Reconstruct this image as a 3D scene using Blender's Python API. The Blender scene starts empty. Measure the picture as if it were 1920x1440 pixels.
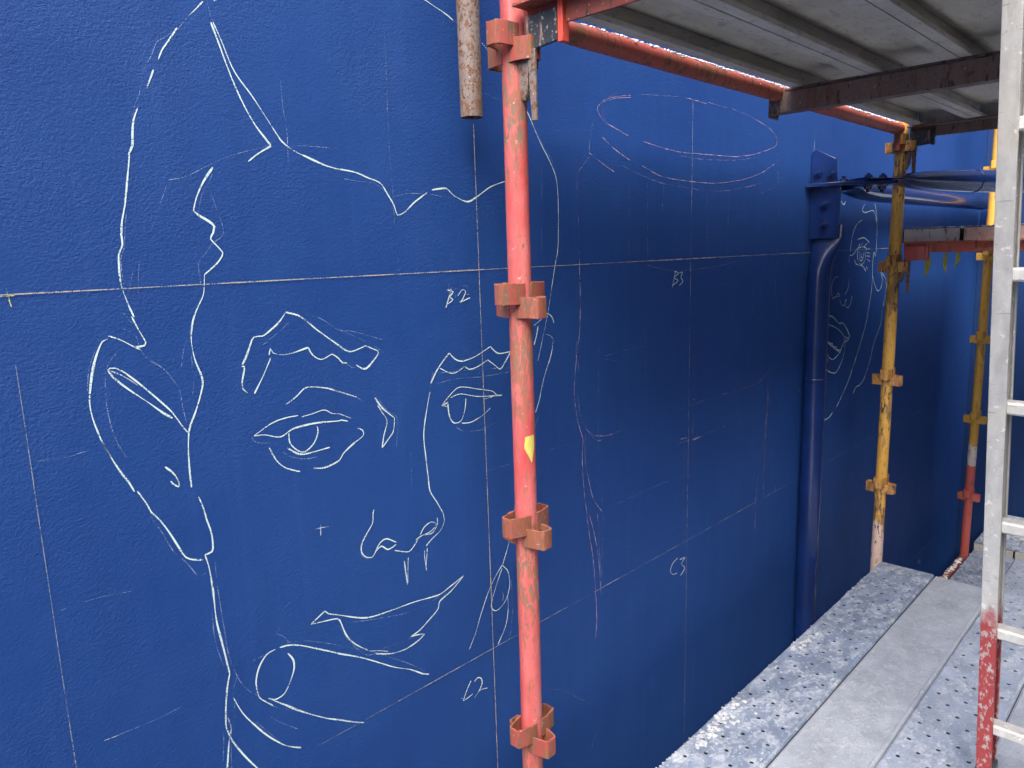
import bpy, bmesh, math, random
from mathutils import Vector, Matrix, noise
rnd = random.Random(7)
sc = bpy.context.scene
col = sc.collection
# ------------------------------------------------------------------ camera
cam_d = bpy.data.cameras.new('camera'); cam = bpy.data.objects.new('camera', cam_d); col.objects.link(cam)
cam_d.sensor_width = 36.0; cam_d.lens = 26.1; cam_d.clip_start = 0.02; cam_d.clip_end = 600
yaw, pitch, roll = math.radians(44.2), math.radians(10.14), math.radians(1.73)
# x runs along the wall, y into the wall, z up; the eye is the origin
fwd = Vector((math.cos(yaw)*math.cos(pitch), math.sin(yaw)*math.cos(pitch), -math.sin(pitch)))
rt = Vector((math.sin(yaw), -math.cos(yaw), 0)); up = rt.cross(fwd)
r2 = rt*math.cos(roll) - up*math.sin(roll); u2 = rt*math.sin(roll) + up*math.cos(roll)
cam.matrix_world = Matrix(((r2.x, u2.x, -fwd.x, 0), (r2.y, u2.y, -fwd.y, 0), (r2.z, u2.z, -fwd.z, 0), (0, 0, 0, 1)))
sc.camera = cam
# ------------------------------------------------------------------ sky and sun (bright overcast)
SUN_EL, SUN_AZ = 49.0, 216.0          # the light's direction, degrees; azimuth anticlockwise from +x
world = bpy.data.worlds.new('World'); sc.world = world; world.use_nodes = True
wt = world.node_tree; wt.nodes.clear()
wo = wt.nodes.new('ShaderNodeOutputWorld'); bg = wt.nodes.new('ShaderNodeBackground'); sky = wt.nodes.new('ShaderNodeTexSky')
sky.sky_type = 'NISHITA'; sky.sun_disc = False; sky.sun_elevation = math.radians(SUN_EL)
sky.sun_rotation = math.radians(90.0 - SUN_AZ); sky.air_density = 1.0; sky.dust_density = 3.0; sky.ozone_density = 1.0
bg.inputs['Strength'].default_value = 0.15
wt.links.new(sky.outputs[0], bg.inputs[0]); wt.links.new(bg.outputs[0], wo.inputs[0])
sun_d = bpy.data.lights.new('sun', 'SUN'); sun = bpy.data.objects.new('sun', sun_d); col.objects.link(sun)
sun_d.energy = 1.5; sun_d.angle = math.radians(80); sun_d.color = (1.0, 0.97, 0.92)
sv = Vector((math.cos(math.radians(SUN_AZ))*math.cos(math.radians(SUN_EL)), math.sin(math.radians(SUN_AZ))*math.cos(math.radians(SUN_EL)), math.sin(math.radians(SUN_EL))))
sun.rotation_euler = sv.to_track_quat('Z', 'Y').to_euler(); sun.location = sv*20
sc.view_settings.view_transform = 'Standard'; sc.view_settings.look = 'None'; sc.view_settings.gamma = 1
sc.view_settings.use_curve_mapping = False; sc.view_settings.exposure = 2.25
sc.render.engine = 'CYCLES'; sc.cycles.max_bounces = 8; sc.cycles.transparent_max_bounces = 16
# ------------------------------------------------------------------ measures (metres)
WALL_Y, POST_Y, GROUND, DECK = 1.34, 1.115, -3.7, -1.50
TR = 0.0253                                                      # tube radius
POST_X = (1.18, 3.65, 5.43); END_X = 6.22
# ------------------------------------------------------------------ node helpers
def new_mat(name):
    m = bpy.data.materials.new(name); m.use_nodes = True; nt = m.node_tree; nt.nodes.clear()
    out = nt.nodes.new('ShaderNodeOutputMaterial'); b = nt.nodes.new('ShaderNodeBsdfPrincipled')
    nt.links.new(b.outputs[0], out.inputs[0]); return m, nt, b, out
def nd(nt, t, ins=None, **at):
    n = nt.nodes.new(t)
    for k, v in at.items(): setattr(n, k, v)
    for k, v in (ins or {}).items():
        if hasattr(v, 'links') or isinstance(v, bpy.types.NodeSocket): nt.links.new(v, n.inputs[k])
        else: n.inputs[k].default_value = v
    return n
def rgba(c): return (c[0], c[1], c[2], 1.0)
def ramp(nt, fac, a, b, ca=(0,0,0,1), cb=(1,1,1,1)):
    r = nd(nt, 'ShaderNodeValToRGB', {0: fac}); e = r.color_ramp.elements
    e[0].position = a; e[1].position = b; e[0].color = ca; e[1].color = cb
    return r.outputs[0]
def mix(nt, fac, a, b, mode='MIX'):
    n = nt.nodes.new('ShaderNodeMix'); n.data_type = 'RGBA'; n.blend_type = mode
    for s, v in ((n.inputs[0], fac), (n.inputs[6], a), (n.inputs[7], b)):
        if isinstance(v, bpy.types.NodeSocket): nt.links.new(v, s)
        else: s.default_value = v if not isinstance(v, tuple) else (rgba(v) if len(v) == 3 else v)
    return n.outputs[2]
def mth(nt, op, a, b=0.5):
    n = nt.nodes.new('ShaderNodeMath'); n.operation = op
    for i, v in enumerate((a, b)):
        if isinstance(v, bpy.types.NodeSocket): nt.links.new(v, n.inputs[i])
        else: n.inputs[i].default_value = v
    return n.outputs[0]
def coords(nt, scale=(1,1,1), rand=True):
    tc = nd(nt, 'ShaderNodeTexCoord').outputs['Object']
    if rand:
        oi = nd(nt, 'ShaderNodeObjectInfo').outputs['Random']
        cm = nd(nt, 'ShaderNodeCombineXYZ', {0: mth(nt, 'MULTIPLY', oi, 37.0), 1: mth(nt, 'MULTIPLY', oi, 53.0), 2: mth(nt, 'MULTIPLY', oi, 71.0)}).outputs[0]
        tc = nd(nt, 'ShaderNodeVectorMath', {0: tc, 1: cm}, operation='ADD').outputs[0]
    return nd(nt, 'ShaderNodeMapping', {'Vector': tc, 'Scale': scale}).outputs[0]
def noi(nt, vec, scale, detail=4, rough=0.55, dist=0.0):
    return nd(nt, 'ShaderNodeTexNoise', {'Vector': vec, 'Scale': scale, 'Detail': detail, 'Roughness': rough, 'Distortion': dist}).outputs[0]
def bump(nt, b, height, strength=0.5, dist=0.002, prev=None):
    n = nd(nt, 'ShaderNodeBump', {'Height': height, 'Strength': strength, 'Distance': dist})
    if prev: nt.links.new(prev, n.inputs['Normal'])
    nt.links.new(n.outputs[0], b.inputs['Normal']); return n.outputs[0]
# ------------------------------------------------------------------ materials
def wall_mat(name, base, rough=0.62, relief=1.0):
    m, nt, b, out = new_mat(name); v = coords(nt, rand=False)
    big = noi(nt, v, 1.3, 3); mid = noi(nt, v, 9, 4)
    c = mix(nt, ramp(nt, big, .3, .7), base, tuple(x*f for x, f in zip(base, (1.4, 1.25, 1.14))))
    c = mix(nt, mth(nt, 'MULTIPLY', ramp(nt, mid, .45, .75), .35), c, tuple(x*f for x, f in zip(base, (1.6, 1.3, 1.12))))
    vs = coords(nt, (14, 14, .7), rand=False); st = noi(nt, vs, 2.0, 3)
    c = mix(nt, mth(nt, 'MULTIPLY', ramp(nt, st, .58, .8), .18), c, tuple(min(1, x*1.5+.02) for x in base))
    dust = mth(nt, 'MULTIPLY', ramp(nt, noi(nt, v, 2.1, 5, .65), .56, .78), ramp(nt, noi(nt, v, 300, 2), .5, .72))
    c = mix(nt, mth(nt, 'MULTIPLY', dust, .22), c, (.13, .19, .36))
    roll = noi(nt, coords(nt, (26, 26, 1.6), rand=False), 1.0, 3)
    c = mix(nt, mth(nt, 'MULTIPLY', ramp(nt, roll, .42, .7), .16), c, tuple(x*.72 for x in base))
    nt.links.new(c, b.inputs['Base Color'])
    nt.links.new(mth(nt, 'ADD', mth(nt, 'MULTIPLY', mid, .2), rough-.1), b.inputs['Roughness']); b.inputs['Specular IOR Level'].default_value = .28
    vz = coords(nt, (1, 1, 1.25), rand=False)
    f1 = noi(nt, vz, 210, 4, .62, .5); f2 = noi(nt, vz, 85, 3, .55, .3)
    patch = nd(nt, 'ShaderNodeMapRange', {0: noi(nt, v, 5, 3), 1: .34, 2: .62, 3: .45, 4: 1.0}).outputs[0]
    n1 = bump(nt, b, noi(nt, v, 3.5, 2), .35*relief, .012)
    n2 = bump(nt, b, mth(nt, 'MULTIPLY', f2, patch), .36*relief, .0020, n1)
    bump(nt, b, mth(nt, 'MULTIPLY', ramp(nt, f1, .3, .72), patch), .75*relief, .0012, n2)
    return m
M = {}
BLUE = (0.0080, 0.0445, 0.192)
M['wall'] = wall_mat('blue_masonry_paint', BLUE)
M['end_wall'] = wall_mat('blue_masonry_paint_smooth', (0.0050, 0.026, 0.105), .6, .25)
def painted(name, paint, paint2, rust, dark, wear=.5, rough=.5, bands=(), streak=8.0, chip=.60, fine=1.0, joints=False):
    """flaking paint over rusty steel; bands = ((z, colour), ...) repaint the tube below a height, edges ragged"""
    m, nt, b, out = new_mat(name); v = coords(nt); vs = coords(nt, (1, 1, 1/streak*2.0))
    n0 = noi(nt, vs, 9*fine, 5); n1 = noi(nt, vs, 34*fine, 6, .62); n2 = noi(nt, v, 130, 5, .6); n3 = noi(nt, vs, 75*fine, 4, .6)
    c = mix(nt, ramp(nt, n0, .35, .68), paint, paint2)
    if bands:
        pz = nd(nt, 'ShaderNodeSeparateXYZ', {0: nd(nt, 'ShaderNodeNewGeometry').outputs['Position']}).outputs[2]
        jag = mth(nt, 'ADD', pz, mth(nt, 'MULTIPLY', mth(nt, 'SUBTRACT', n1, .5), .10))
        for z, cc in bands: c = mix(nt, mth(nt, 'LESS_THAN', jag, z), c, cc)
    c = mix(nt, mth(nt, 'MULTIPLY', ramp(nt, n2, .35, .75), .35), c, tuple(x*.62 for x in paint2))
    k = .66 - .22*wear
    if joints:
        wz = nd(nt, 'ShaderNodeSeparateXYZ', {0: nd(nt, 'ShaderNodeNewGeometry').outputs['Position']}).outputs[2]
        ph = mth(nt, 'FRACT', mth(nt, 'DIVIDE', mth(nt, 'ADD', wz, 10.0-.41+.26), .52))
        near = nd(nt, 'ShaderNodeMapRange', {0: mth(nt, 'ABSOLUTE', mth(nt, 'SUBTRACT', ph, .5), 0), 1: .05, 2: .34, 3: .085, 4: -.055}).outputs[0]
        n1 = mth(nt, 'ADD', n1, near); n3 = mth(nt, 'ADD', n3, mth(nt, 'MULTIPLY', near, .7))
    rm = ramp(nt, n1, k, k+.07); c = mix(nt, rm, c, rust)
    dm = ramp(nt, n3, chip, chip+.05); c = mix(nt, dm, c, dark)
    c = mix(nt, mth(nt, 'MULTIPLY', ramp(nt, n2, .615, .66), .55), c, dark)
    lm = ramp(nt, noi(nt, v, 95, 4, .6), .655, .70); c = mix(nt, mth(nt, 'MULTIPLY', lm, .5), c, (.62, .56, .50))
    nt.links.new(c, b.inputs['Base Color'])
    rr = mth(nt, 'ADD', mth(nt, 'MULTIPLY', rm, .25), rough); nt.links.new(rr, b.inputs['Roughness'])
    b.inputs['Specular IOR Level'].default_value = .4
    h = mth(nt, 'SUBTRACT', mth(nt, 'MULTIPLY', n2, .5), mth(nt, 'ADD', mth(nt, 'MULTIPLY', rm, .5), mth(nt, 'MULTIPLY', dm, .7)))
    bump(nt, b, h, .55, .0012, bump(nt, b, n1, .4, .002))
    return m
RUST = (.30, .115, .045); DARK = (.085, .055, .040)
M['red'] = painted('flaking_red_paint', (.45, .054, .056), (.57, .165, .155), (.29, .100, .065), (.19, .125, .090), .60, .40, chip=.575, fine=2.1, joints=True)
M['red_rust'] = painted('rusty_orange_red_paint', (.31, .058, .046), (.27, .088, .062), (.215, .078, .038), (.14, .085, .060), .85, .55, chip=.56, fine=1.5)
M['yellow'] = painted('flaking_yellow_paint', (.60, .315, .050), (.68, .390, .085), (.30, .165, .060), DARK, .50, .45, ((-1.33, (.62, .47, .42)),), chip=.575, fine=1.3, joints=True)
M['yellow_rust'] = painted('rusty_yellow_paint', (.56, .290, .060), (.52, .260, .075), (.33, .150, .055), DARK, .75, .5, chip=.55)
M['third'] = painted('yellow_white_and_red_paint', (.58, .300, .042), (.64, .360, .070), (.33, .185, .060), DARK, .35, .45,
                     ((-1.33, (.66, .58, .55)), (-1.47, (.52, .085, .085))), chip=.62)
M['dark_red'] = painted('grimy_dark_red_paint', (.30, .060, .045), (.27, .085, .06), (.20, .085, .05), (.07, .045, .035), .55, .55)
M['ledger'] = painted('chipped_red_oxide_paint', (.50, .095, .060), (.44, .120, .075), (.27, .110, .055), (.12, .065, .045), .55, .5)
M['brown'] = painted('rusty_brown_steel', (.235, .158, .128), (.19, .138, .115), (.20, .105, .07), (.06, .048, .040), .6, .55)
M['black'] = painted('scuffed_black_paint', (.030, .036, .044), (.045, .055, .065), (.33, .20, .16), (.40, .36, .33), .38, .35, chip=.63)
M['fresh_red'] = painted('bright_red_paint', (.68, .085, .055), (.62, .10, .07), RUST, (.2, .06, .04), .2, .4, chip=.7)
M['rust'] = painted('rusted_galvanised_steel', (.215, .175, .16), (.165, .12, .10), (.15, .075, .042), (.075, .045, .032), .66, .6, streak=2.6, chip=.56, fine=2.2)
def gloss_mat(name, base):
    m, nt, b, out = new_mat(name); v = coords(nt); n = noi(nt, v, 60, 4); n2 = noi(nt, v, 9, 3)
    nt.links.new(mix(nt, ramp(nt, n2, .35, .7), base, tuple(x*1.35 for x in base)), b.inputs['Base Color'])
    b.inputs['Roughness'].default_value = .24; b.inputs['Specular IOR Level'].default_value = .45
    b.inputs['Coat Weight'].default_value = .35; b.inputs['Coat Roughness'].default_value = .06
    bump(nt, b, n, .22, .0012, bump(nt, b, noi(nt, v, 14, 2), .3, .003)); return m
M['gloss'] = gloss_mat('glossy_navy_paint', (.0050, .0170, .082))
def plank_top(name, zinc, splat, amount, scale=1.0):
    m, nt, b, out = new_mat(name); v = coords(nt)
    base = noi(nt, v, 7, 5); cell = nd(nt, 'ShaderNodeTexVoronoi', {'Vector': v, 'Scale': 38.0, 'Randomness': 1.0}).outputs['Color']
    cg = nd(nt, 'ShaderNodeSeparateColor', {0: cell}).outputs[0]
    c = mix(nt, ramp(nt, base, .3, .7), zinc, tuple(x*1.45 for x in zinc))
    c = mix(nt, mth(nt, 'MULTIPLY', cg, .22), c, tuple(x*.7 for x in zinc))
    vd = coords(nt, (1, 1.35, 1)); s1 = noi(nt, vd, 46*scale, 8, .64, .9); s2 = noi(nt, vd, 13*scale, 8, .68, .5); s3 = noi(nt, vd, 150, 4, .6)
    k = .60-amount*.2
    m1 = ramp(nt, mth(nt, 'ADD', mth(nt, 'MULTIPLY', s1, .55), mth(nt, 'MULTIPLY', s2, .45)), k, k+.13); m2 = ramp(nt, s2, k, k+.2)
    c = mix(nt, mth(nt, 'MULTIPLY', m2, .6), c, tuple(x*.84 for x in splat)); c = mix(nt, mth(nt, 'MULTIPLY', m1, .8), c, splat)
    blob = nd(nt, 'ShaderNodeTexVoronoi', {'Vector': nd(nt, 'ShaderNodeVectorMath', {0: vd, 1: nd(nt, 'ShaderNodeVectorMath', {0: nd(nt, 'ShaderNodeTexNoise', {'Vector': v, 'Scale': 40.0, 'Detail': 3.0}).outputs['Color'], 1: (.03, .03, .03)}, operation='MULTIPLY').outputs[0]}, operation='ADD').outputs[0], 'Scale': 24.0}).outputs['Distance']
    m3 = ramp(nt, blob, .13, .17, (1, 1, 1, 1), (0, 0, 0, 1)); c = mix(nt, mth(nt, 'MULTIPLY', m3, .7), c, tuple(min(.8, x*1.12) for x in splat))
    dirt = ramp(nt, noi(nt, v, 4.5, 6, .68), .55, .72); c = mix(nt, mth(nt, 'MULTIPLY', dirt, .35), c, tuple(x*.75 for x in zinc))
    sp = noi(nt, v, 150, 3); c = mix(nt, mth(nt, 'MULTIPLY', ramp(nt, sp, .66, .70), .6), c, tuple(x*.35 for x in zinc))
    nt.links.new(c, b.inputs['Base Color'])
    nt.links.new(mth(nt, 'SUBTRACT', .86, mth(nt, 'MULTIPLY', mth(nt, 'SUBTRACT', 1.0, m1), .28)), b.inputs['Roughness'])
    nt.links.new(mth(nt, 'MULTIPLY', mth(nt, 'SUBTRACT', 1.0, mth(nt, 'MAXIMUM', m1, m2)), .35), b.inputs['Metallic'])
    h = mth(nt, 'ADD', mth(nt, 'MULTIPLY', m1, mth(nt, 'ADD', s3, .3)), mth(nt, 'MULTIPLY', m2, s1))
    bump(nt, b, h, .8, .0022, bump(nt, b, s3, .25, .001)); return m
M['deck_a'] = plank_top('splattered_galvanised_plank', (.185, .230, .310), (.49, .53, .585), .60)
M['deck_b'] = plank_top('worn_galvanised_plank', (.33, .36, .405), (.45, .47, .505), .52, 1.5)
M['deck_c'] = plank_top('plaster_dusted_plank', (.28, .325, .40), (.49, .525, .575), .60, 1.1)
def plank_under():
    m, nt, b, out = new_mat('cement_stained_steel'); v = coords(nt); vs = coords(nt, (1.0, 7, 7))
    n0 = noi(nt, v, 5, 5, .6, .4); n1 = noi(nt, vs, 8, 5, .6); n2 = noi(nt, v, 90, 4)
    c = mix(nt, ramp(nt, n0, .3, .72), (.52, .475, .385), (.72, .67, .575))
    c = mix(nt, mth(nt, 'MULTIPLY', ramp(nt, n1, .48, .7), .55), c, (.50, .45, .36))
    c = mix(nt, mth(nt, 'MULTIPLY', ramp(nt, noi(nt, v, 16, 5, .65), .58, .68), .6), c, (.26, .28, .31))
    c = mix(nt, mth(nt, 'MULTIPLY', ramp(nt, n2, .64, .70), .7), c, (.62, .59, .53))
    c = mix(nt, mth(nt, 'MULTIPLY', ramp(nt, noi(nt, vs, 25, 3), .63, .68), .5), c, (.10, .08, .06))
    nt.links.new(c, b.inputs['Base Color']); b.inputs['Roughness'].default_value = .75
    bump(nt, b, n2, .4, .001, bump(nt, b, n1, .3, .002)); return m
M['under'] = plank_under()
def alu(name, red_below=None):
    m, nt, b, out = new_mat(name); v = coords(nt, (1, 1, .35)); n1 = noi(nt, v, 45, 5, .6); n2 = noi(nt, coords(nt), 160, 3); n3 = noi(nt, coords(nt), 8, 4)
    c = mix(nt, ramp(nt, n1, .35, .7), (.41, .405, .39), (.54, .535, .51))
    c = mix(nt, mth(nt, 'MULTIPLY', ramp(nt, n3, .5, .7), .45), c, (.55, .51, .44))
    c = mix(nt, mth(nt, 'MULTIPLY', ramp(nt, n2, .66, .70), .6), c, (.26, .24, .22))
    met = .25
    g1 = noi(nt, coords(nt, (1, 1, .25)), 30, 6, .68); c = mix(nt, mth(nt, 'MULTIPLY', ramp(nt, g1, .54, .66), .55), c, (.36, .335, .29))
    sc1 = noi(nt, coords(nt, (.4, .4, 3.0)), 55, 3); c = mix(nt, mth(nt, 'MULTIPLY', ramp(nt, sc1, .66, .69), .7), c, (.30, .28, .25))
    ws = noi(nt, coords(nt), 70, 4); c = mix(nt, mth(nt, 'MULTIPLY', ramp(nt, ws, .64, .67), .8), c, (.72, .70, .66))
    if red_below is not None:
        pz = nd(nt, 'ShaderNodeSeparateXYZ', {0: nd(nt, 'ShaderNodeNewGeometry').outputs['Position']}).outputs[2]
        fade = nd(nt, 'ShaderNodeMapRange', {0: mth(nt, 'ADD', pz, mth(nt, 'MULTIPLY', mth(nt, 'SUBTRACT', n1, .5), .16)), 1: red_below-.05, 2: red_below+.02, 3: 1.0, 4: 0.0}).outputs[0]
        scr = ramp(nt, noi(nt, coords(nt, (1, 1, .6)), 75, 6, .68), .53, .60)
        c = mix(nt, mth(nt, 'MULTIPLY', fade, mth(nt, 'SUBTRACT', 1.0, mth(nt, 'MULTIPLY', scr, .72))), c, (.34, .046, .047))
    nt.links.new(c, b.inputs['Base Color']); b.inputs['Metallic'].default_value = met
    nt.links.new(mth(nt, 'ADD', mth(nt, 'MULTIPLY', n1, .25), .34), b.inputs['Roughness'])
    bump(nt, b, n1, .25, .0008); return m
M['alu'] = alu('scuffed_aluminium'); M['alu_red'] = alu('aluminium_with_red_painted_foot', -.93)
def plain(name, c, rough=.8, var=.25, sc_=40):
    m, nt, b, out = new_mat(name); n = noi(nt, coords(nt), sc_, 4)
    nt.links.new(mix(nt, ramp(nt, n, .3, .7), tuple(x*(1-var) for x in c), c), b.inputs['Base Color']); b.inputs['Roughness'].default_value = rough
    bump(nt, b, n, .4, .002); return m
M['mortar'] = plain('dried_render', (.46, .475, .50)); M['white_render'] = plain('white_render_drips', (.78, .77, .74))
M['plank_end'] = painted('render_splashed_steel', (.46, .45, .42), (.58, .57, .55), (.36, .30, .26), (.22, .20, .18), .4, .8)
M['pink_end'] = painted('pinkish_dusty_steel', (.50, .33, .29), (.55, .42, .38), (.40, .26, .22), (.26, .16, .13), .4, .8)
M['plank_shade'] = plain('shade_darkened_steel', (.075, .07, .065), .85, .4, 60)  # steel coloured dark to paint in the shade of plank holes and seams
M['tape'] = plain('yellow_green_tape', (.46, .45, .10), .5, .15); M['sticker'] = plain('yellow_paper', (.56, .49, .11), .7, .2)
M['blocker_wall'] = plain('blocker_concrete', (.15, .135, .12), .9, .3, 2)  # surface of the added sky-blocking building
M['ground'] = plain('concrete_ground', (.060, .059, .056), .9, .3, 3)
def chalk(name, c, cover, scale=420):
    """a chalk stroke: bare wall shows through where the stick skipped over the relief"""
    m, nt, b, out = new_mat(name); v = coords(nt, rand=False)
    nt.links.new(mix(nt, noi(nt, v, 60, 2), c, tuple(x*.85 for x in c)), b.inputs['Base Color']); b.inputs['Roughness'].default_value = .95
    b.inputs['Specular IOR Level'].default_value = .1
    n = noi(nt, v, scale, 3, .6); n2 = noi(nt, v, 30, 3)
    k = 1.0-cover
    a = ramp(nt, mth(nt, 'ADD', mth(nt, 'MULTIPLY', n, .62), mth(nt, 'MULTIPLY', n2, .38)), .30+.34*k-.03, .30+.34*k+.05)
    nt.links.new(a, b.inputs['Alpha']); return m
M['chalk4'] = chalk('white_chalk_bold', (.60, .75, .74), .61, 380); M['chalk3'] = chalk('white_chalk', (.60, .73, .74), .60, 380)
M['chalk2'] = chalk('white_chalk_light', (.58, .66, .74), .50); M['chalk1'] = chalk('white_chalk_ghost', (.26, .35, .56), .40)
M['pink'] = chalk('pink_chalk', (.46, .34, .46), .44); M['pink1'] = chalk('pink_chalk_ghost', (.32, .28, .46), .38)
M['snap'] = chalk('yellow_snap_line', (.44, .40, .31), .54); M['snap1'] = chalk('faded_snap_line', (.30, .32, .33), .48)
M['ycross'] = chalk('yellow_chalk', (.60, .62, .15), .45)
# ------------------------------------------------------------------ mesh helpers
class MB:
    def __init__(s): s.v = []; s.f = []; s.m = []; s.sharp = 35
    def poly(s, pts, mi=0):
        i = len(s.v); s.v += [tuple(p) for p in pts]; s.f.append(tuple(range(i, i+len(pts)))); s.m.append(mi)
    def box(s, x0, x1, y0, y1, z0, z1, mi=0):
        i = len(s.v); s.v += [(x0,y0,z0),(x1,y0,z0),(x1,y1,z0),(x0,y1,z0),(x0,y0,z1),(x1,y0,z1),(x1,y1,z1),(x0,y1,z1)]
        for q in ((0,3,2,1),(4,5,6,7),(0,1,5,4),(1,2,6,5),(2,3,7,6),(3,0,4,7)): s.f.append(tuple(i+k for k in q)); s.m.append(mi)
        return s
    def prism(s, prof, fn, t0, t1, mi=0, cap=True):
        """extrude a closed profile [(a, b)] from t0 to t1; fn(a, b, t) -> xyz"""
        n = len(prof); i = len(s.v)
        for t in (t0, t1): s.v += [tuple(fn(a, b, t)) for a, b in prof]
        for k in range(n): s.f.append((i+k, i+(k+1) % n, i+n+(k+1) % n, i+n+k)); s.m.append(mi)
        if cap: s.f.append(tuple(i+k for k in range(n-1, -1, -1))); s.m.append(mi); s.f.append(tuple(i+n+k for k in range(n))); s.m.append(mi)
        return s
    def tube(s, p0, p1, r, n=28, rings=1, mi=0, cap=True, r1=None, wob=0.0, inner=None):
        p0, p1 = Vector(p0), Vector(p1); d = (p1-p0).normalized(); a = d.orthogonal().normalized(); c = d.cross(a); r1 = r if r1 is None else r1
        def ring(p, rr):
            i = len(s.v)
            for k in range(n):
                t = 2*math.pi*k/n; q = p + (a*math.cos(t)+c*math.sin(t))*rr
                if wob: q += (a*math.cos(t)+c*math.sin(t))*noise.noise(q*9)*wob
                s.v.append(tuple(q))
            return i
        ids = [ring(p0.lerp(p1, j/rings), r+(r1-r)*j/rings) for j in range(rings+1)]
        def join(i0, i1):
            for k in range(n): s.f.append((i0+k, i0+(k+1) % n, i1+(k+1) % n, i1+k)); s.m.append(mi)
        for j in range(rings): join(ids[j], ids[j+1])
        if inner:
            b0 = ring(p0, inner); b1 = ring(p1, inner); join(b1, b0)
            for x, y in ((b0, ids[0]), (ids[-1], b1)): join(x, y)
        elif cap:
            s.f.append(tuple(ids[0]+k for k in range(n-1, -1, -1))); s.m.append(mi); s.f.append(tuple(ids[-1]+k for k in range(n))); s.m.append(mi)
        return s
    def loft(s, sections, mi=0, cap=True):
        n = len(sections[0]); i = len(s.v)
        for q in sections: s.v += [tuple(p) for p in q]
        for j in range(len(sections)-1):
            for k in range(n): s.f.append((i+j*n+k, i+j*n+(k+1) % n, i+(j+1)*n+(k+1) % n, i+(j+1)*n+k)); s.m.append(mi)
        if cap: s.f.append(tuple(i+k for k in range(n-1, -1, -1))); s.m.append(mi); s.f.append(tuple(i+(len(sections)-1)*n+k for k in range(n))); s.m.append(mi)
        return s
    def hexbolt(s, c, axis, r=.016, h=.014, stud=.012):
        c, axis = Vector(c), Vector(axis).normalized(); s.tube(c, c+axis*.003, r*1.5, 16); s.tube(c+axis*.003, c+axis*h, r, 6)
        s.tube(c+axis*h, c+axis*(h+stud), r*.5, 10); return s
    def lump(s, c, r, flat=.6):
        i = len(s.v); ph = rnd.random()*6
        P = [(0,0,1),(0,0,-1)]+[(math.cos(ph+k*math.pi/3), math.sin(ph+k*math.pi/3), .35*(-1)**k) for k in range(6)]
        for p in P:
            j = .7+.6*rnd.random(); s.v.append((c[0]+p[0]*r*j, c[1]+p[1]*r*j, c[2]+p[2]*r*flat*j))
        for k in range(6):
            a, b = i+2+k, i+2+(k+1) % 6; s.f += [(i, a, b), (i+1, b, a)]; s.m += [0, 0]
        return s
    def build(s, name, mats, parent=None, bevel=0.0, smooth=True, loc=None):
        me = bpy.data.meshes.new(name); me.from_pydata(s.v, [], s.f)
        for m in (mats if isinstance(mats, (list, tuple)) else [mats]): me.materials.append(m)
        me.polygons.foreach_set('material_index', s.m)
        bm = bmesh.new(); bm.from_mesh(me); bmesh.ops.recalc_face_normals(bm, faces=bm.faces); bm.to_mesh(me); bm.free()
        if smooth: me.shade_smooth(); me.set_sharp_from_angle(angle=math.radians(s.sharp))
        o = bpy.data.objects.new(name, me); col.objects.link(o)
        if parent: o.parent = parent
        if loc: o.location = loc
        if bevel:
            md = o.modifiers.new('bevel', 'BEVEL'); md.width = bevel; md.segments = 2; md.limit_method = 'ANGLE'; md.angle_limit = math.radians(40)
        return o
def tag(o, label=None, cat=None, group=None, kind=None):
    for k, v in (('label', label), ('category', cat), ('group', group), ('kind', kind)):
        if v: o[k] = v
    return o
def thing(name, label, cat, loc=(0,0,0), group=None):
    o = bpy.data.objects.new(name, None); o.empty_display_size = .1; col.objects.link(o); o.location = loc
    return tag(o, label, cat, group)
def copy_tree(o, parent=None):
    c = o.copy(); col.objects.link(c)
    if parent: c.parent = parent
    for ch in list(o.children): copy_tree(ch, c)
    return c
# ------------------------------------------------------------------ setting
g = MB(); g.poly([(-150,-150,GROUND),(150,-150,GROUND),(150,150,GROUND),(-150,150,GROUND)])
tag(g.build('ground', M['ground'], smooth=False), kind='structure')
w = MB(); w.box(-7, END_X+.3, WALL_Y, WALL_Y+.3, GROUND, 5.2)
wall = tag(w.build('wall', M['wall'], smooth=False), 'long blue rendered wall covered with white chalk sketches of a face', 'wall')
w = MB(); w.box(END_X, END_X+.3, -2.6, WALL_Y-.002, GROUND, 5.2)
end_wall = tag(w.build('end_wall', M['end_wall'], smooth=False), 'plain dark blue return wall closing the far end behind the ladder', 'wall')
# unseen building, window slabs too, added to block low sky light
ob = thing('sky_blocker', 'unseen concrete block added behind the camera to shut out low sky light', 'light blocker', (0, -4.2, GROUND))
mb = MB(); mb.box(-30, 26, -6, 0, 0, 8.7); mb.build('blocker_body', M['blocker_wall'], ob, smooth=False)
for bx in range(-28, 25, 4):
    for bz in (1.0, 4.2, 7.2):
        mb = MB(); mb.box(bx, bx+1.5, .002, .05, bz, bz+1.5); mb.build('blocker_slab', M['ground'], ob, smooth=False)
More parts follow.
